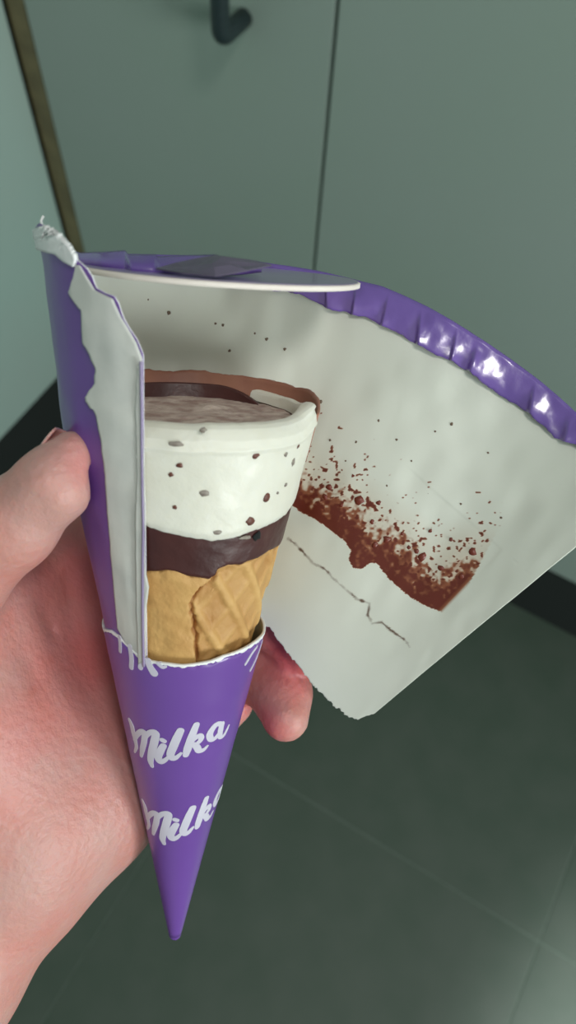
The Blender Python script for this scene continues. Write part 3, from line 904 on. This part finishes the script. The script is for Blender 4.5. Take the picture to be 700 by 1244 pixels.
# ------------------------------------------------------------------ the hand: signed distance field -> one continuous surface
def pt(x, y, d, r): return (P(x, y, d), r / F * d)
chains = [
    # thumb
    [(89, 551, .1735, 29), (67, 586, .1740, 44), (14, 637, .1800, 53), (-60, 700, .190, 66), (-130, 800, .205, 88), (-90, 900, .215, 100)],
    # thenar and palm
    [(-130, 800, .205, 90), (-30, 860, .218, 88), (30, 930, .228, 80)],
    [(-90, 900, .215, 110), (10, 1000, .226, 92), (78, 958, .238, 72)],
    [(110, 958, .243, 72), (14, 1064, .232, 88), (-95, 1170, .222, 125), (-230, 1310, .215, 140), (-460, 1560, .21, 150), (-800, 1900, .20, 165)],
    [(118, 680, .262, 54), (124, 780, .263, 58), (120, 870, .260, 62), (112, 950, .249, 68)],
    [(-10, 740, .238, 66), (50, 790, .246, 64), (66, 870, .244, 70)],
    [(-60, 720, .215, 70), (40, 700, .246, 52), (110, 690, .256, 52)],
    # index
    [(118, 680, .258, 56), (170, 640, .250, 44), (240, 625, .244, 38), (300, 640, .240, 34), (335, 670, .238, 30)],
    # middle
    [(122, 750, .256, 56), (190, 730, .249, 42), (280, 728, .2455, 38), (330, 750, .2425, 37), (364, 780, .2385, 40)],
    # ring
    [(120, 840, .256, 52), (200, 835, .251, 40), (285, 818, .249, 33), (316, 818, .246, 33), (342, 842, .2395, 35), (347, 872, .233, 29)],
    # little finger
    [(115, 920, .250, 50), (190, 905, .2505, 36), (250, 880, .252, 30), (284, 856, .252, 24)],
]
seg = []
for ci, ch in enumerate(chains):
    q = [pt(*c) for c in ch]
    for k in range(len(q) - 1): seg.append((ci, q[k][0], q[k + 1][0], q[k][1], q[k + 1][1]))
VX = .0011
lo = np.array([-.118, -.026, .160]); hi = np.array([.012, .155, .285])
xs = [np.arange(lo[i], hi[i], VX) for i in range(3)]
X, Y, Z = np.meshgrid(*xs, indexing='ij', sparse=False)
PTS = np.stack([X, Y, Z], -1).astype(np.float32)
def smin(a, b, k):
    h = np.clip(.5 + .5 * (b - a) / k, 0, 1)
    return b + (a - b) * h - k * h * (1 - h)
D = None
fingers = {7: None, 8: None, 9: None, 10: None}
chain_d = {}
for ci, a, b, ra, rb in seg:
    a_, b_ = a.astype(np.float32), b.astype(np.float32); ab = b_ - a_
    t = np.clip(((PTS - a_) @ ab) / (ab @ ab), 0, 1)
    d = np.linalg.norm(PTS - a_ - t[..., None] * ab, axis=-1) - (ra + (rb - ra) * t)
    chain_d[ci] = d if ci not in chain_d else smin(chain_d[ci], d, .004)
palm = None
for ci in (1, 2, 3, 4, 5, 6):
    palm = chain_d[ci] if palm is None else smin(palm, chain_d[ci], .022)
D = smin(palm, chain_d[0], .007)
fg = None
for ci in (7, 8, 9, 10):
    fg = chain_d[ci] if fg is None else smin(fg, chain_d[ci], .0012)
D = smin(D, fg, .011)
# palm creases
def crease_line(pts, depth, width):
    global D
    for k in range(len(pts) - 1):
        a_ = P(*pts[k]).astype(np.float32); b_ = P(*pts[k + 1]).astype(np.float32); ab = b_ - a_
        t = np.clip(((PTS - a_) @ ab) / (ab @ ab), 0, 1)
        d = np.linalg.norm((PTS - a_ - t[..., None] * ab) * np.array([1, 1, .45], np.float32), axis=-1)
        D = D + depth * np.exp(-(d / width) ** 2)
crease_line([(44, 690, .212), (60, 770, .226), (68, 850, .228), (72, 940, .222)], .0011, .0022)
crease_line([(100, 640, .240), (104, 720, .244), (112, 800, .238), (118, 860, .236)], .0008, .0018)
crease_line([(84, 700, .232), (88, 780, .236), (94, 860, .232), (98, 920, .228)], .0009, .0018)
crease_line([(20, 745, .205), (40, 830, .212), (52, 930, .212)], .0007, .002)
# thumb joint crease and crease of the ring finger tip
crease_line([(30, 566, .170), (52, 612, .168), (50, 650, .170)], .0003, .0016)
# the wrapper's outside presses the flesh back: keep the hand off the paper
rel = PTS - APEX.astype(np.float32)
hh = rel @ U.astype(np.float32); rr = np.linalg.norm(rel - hh[..., None] * U.astype(np.float32), axis=-1)
cone_d = rr * CA - hh * SA
keep = -(cone_d - .0012)
front_gap = np.where(hh > 0, keep, -1)
D = np.maximum(D, np.where((hh < .155), front_gap, -1))
del rel, hh, rr, cone_d, keep, front_gap

def surface_nets(D, xs):
    nx, ny, nz = D.shape
    s = D < 0
    c = [(i, j, k) for i in (0, 1) for j in (0, 1) for k in (0, 1)]
    cnt = np.zeros((nx - 1, ny - 1, nz - 1), int)
    for i, j, k in c: cnt += s[i:nx - 1 + i, j:ny - 1 + j, k:nz - 1 + k]
    act = (cnt > 0) & (cnt < 8)
    idx = -np.ones(act.shape, int); cells = np.argwhere(act); idx[act] = np.arange(len(cells))
    pos = np.zeros((len(cells), 3)); num = np.zeros(len(cells))
    for a in range(8):
        for b in range(a + 1, 8):
            ca, cb = np.array(c[a]), np.array(c[b])
            if np.abs(ca - cb).sum() != 1: continue
            da = D[tuple((cells + ca).T)]; db = D[tuple((cells + cb).T)]
            m = (da < 0) != (db < 0); t = np.where(m, da / np.where(m, da - db, 1), 0)
            pos += np.where(m[:, None], (cells + ca) + t[:, None] * (cb - ca), 0); num += m
    pos /= num[:, None]
    Vv = np.stack([xs[i][0] + pos[:, i] * VX for i in range(3)], -1)
    Fs = []
    # x edges
    for ax in range(3):
        o1, o2 = [(1, 2), (2, 0), (0, 1)][ax]
        sl0 = [slice(1, -1)] * 3; sl0[ax] = slice(0, -1); sl1 = [slice(1, -1)] * 3; sl1[ax] = slice(1, None)
        A_, B_ = s[tuple(sl0)], s[tuple(sl1)]
        e = np.argwhere(A_ != B_); flip = A_[tuple(e.T)]
        e = e.copy(); off0 = np.ones(3, int); off0[ax] = 0; e = e + off0
        ok = (e[:, 0] < nx - 1) & (e[:, 1] < ny - 1) & (e[:, 2] < nz - 1); e = e[ok]; flip = flip[ok]
        d1 = np.zeros(3, int); d1[o1] = 1; d2 = np.zeros(3, int); d2[o2] = 1
        q = np.stack([idx[tuple((e - d1 - d2).T)], idx[tuple((e - d2).T)], idx[tuple(e.T)], idx[tuple((e - d1).T)]], -1)
        q[~flip] = q[~flip][:, ::-1]
        q = q[(q >= 0).all(1)]; Fs.append(q)
    return Vv, np.concatenate(Fs)
HV, HF = surface_nets(D, xs)
# relax
e = np.concatenate([HF[:, [0, 1]], HF[:, [1, 2]], HF[:, [2, 3]], HF[:, [3, 0]]])
for _ in range(6):
    acc = np.zeros_like(HV); cn = np.zeros(len(HV))
    np.add.at(acc, e[:, 0], HV[e[:, 1]]); np.add.at(acc, e[:, 1], HV[e[:, 0]])
    np.add.at(cn, e[:, 0], 1); np.add.at(cn, e[:, 1], 1)
    HV = HV * .5 + .5 * acc / np.maximum(cn, 1)[:, None]
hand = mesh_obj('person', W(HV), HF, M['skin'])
tag(hand, 'bare left hand and wrist gripping the purple wrapper, thumb at its left side', 'person')
# redder pads and folds; near the cone the red also paints in shade
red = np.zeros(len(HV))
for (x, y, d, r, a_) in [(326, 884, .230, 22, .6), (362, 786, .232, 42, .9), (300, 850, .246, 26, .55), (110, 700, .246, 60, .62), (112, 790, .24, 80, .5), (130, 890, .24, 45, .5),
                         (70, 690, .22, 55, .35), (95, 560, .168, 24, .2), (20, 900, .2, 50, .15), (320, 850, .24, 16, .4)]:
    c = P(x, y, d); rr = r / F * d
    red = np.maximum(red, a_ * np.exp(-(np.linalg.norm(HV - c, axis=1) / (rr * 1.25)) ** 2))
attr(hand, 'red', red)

def nail(center, along, across, L, Wd, curve, name='fingernail'):
    """curved plate; center, axes in lens metres"""
    al_, ac = unit(along), unit(across); ac = unit(ac - al_ * (ac @ al_)); nn_ = np.cross(al_, ac)
    if nn_ @ unit(-center) < 0 and curve > 0: nn_ = -nn_
    Vv = []; n_ = 14
    for i in range(n_):
        for j in range(n_):
            u_, v_ = i / (n_ - 1) * 2 - 1, j / (n_ - 1) * 2 - 1
            sq = math.sqrt(max(0, 1 - (abs(u_) ** 3.2) * .55)); a = v_ * sq * 1.15
            Vv.append(center + al_ * u_ * L / 2 + ac * math.sin(a) * Wd / 2 + nn_ * (math.cos(a) - 1) * Wd / 2 * .9 - nn_ * .0004 * u_ * u_)
    o = mesh_obj(name, W(np.array(Vv)), grid_faces(n_, n_), M['nail'], hand)
    m_ = o.modifiers.new('thick', 'SOLIDIFY'); m_.thickness = .0005; m_.offset = -1
    return o, nn_
def nail_on(a, b, r, facing, L, Wd, push):
    a_, b_ = P(*a), P(*b); ax = unit(b_ - a_); f_ = np.array(facing, float); f_ = unit(f_ - ax * (f_ @ ax))
    rr = r / F * b[2]; c = b_ + f_ * rr * push
    ac = np.cross(ax, f_); n_ = 16; Vv = []
    for i in range(n_):
        for j in range(n_):
            u_, v_ = i / (n_ - 1) * 2 - 1, j / (n_ - 1) * 2 - 1
            sq = math.sqrt(max(0, 1 - abs(u_) ** 4 * .6)); an = v_ * sq * Wd / 2 / rr
            Vv.append(c + ax * u_ * L / 2 + ac * math.sin(an) * rr + f_ * ((math.cos(an) - 1) * rr - .0012 * u_ * u_ * rr / .006))
    o = mesh_obj('fingernail', W(np.array(Vv)), grid_faces(n_, n_), M['nail'], hand)
    m_ = o.modifiers.new('thick', 'SOLIDIFY'); m_.thickness = .0005; m_.offset = 0
nail_on((65, 586, .1745), (79, 560, .1742), 34, (-.72, -.62, .35), .011, .011, .95)
nail_on((342, 842, .2395), (347, 869, .2340), 30, (.85, .1, -.45), .009, .0085, .90)
print('hand verts', len(HV))
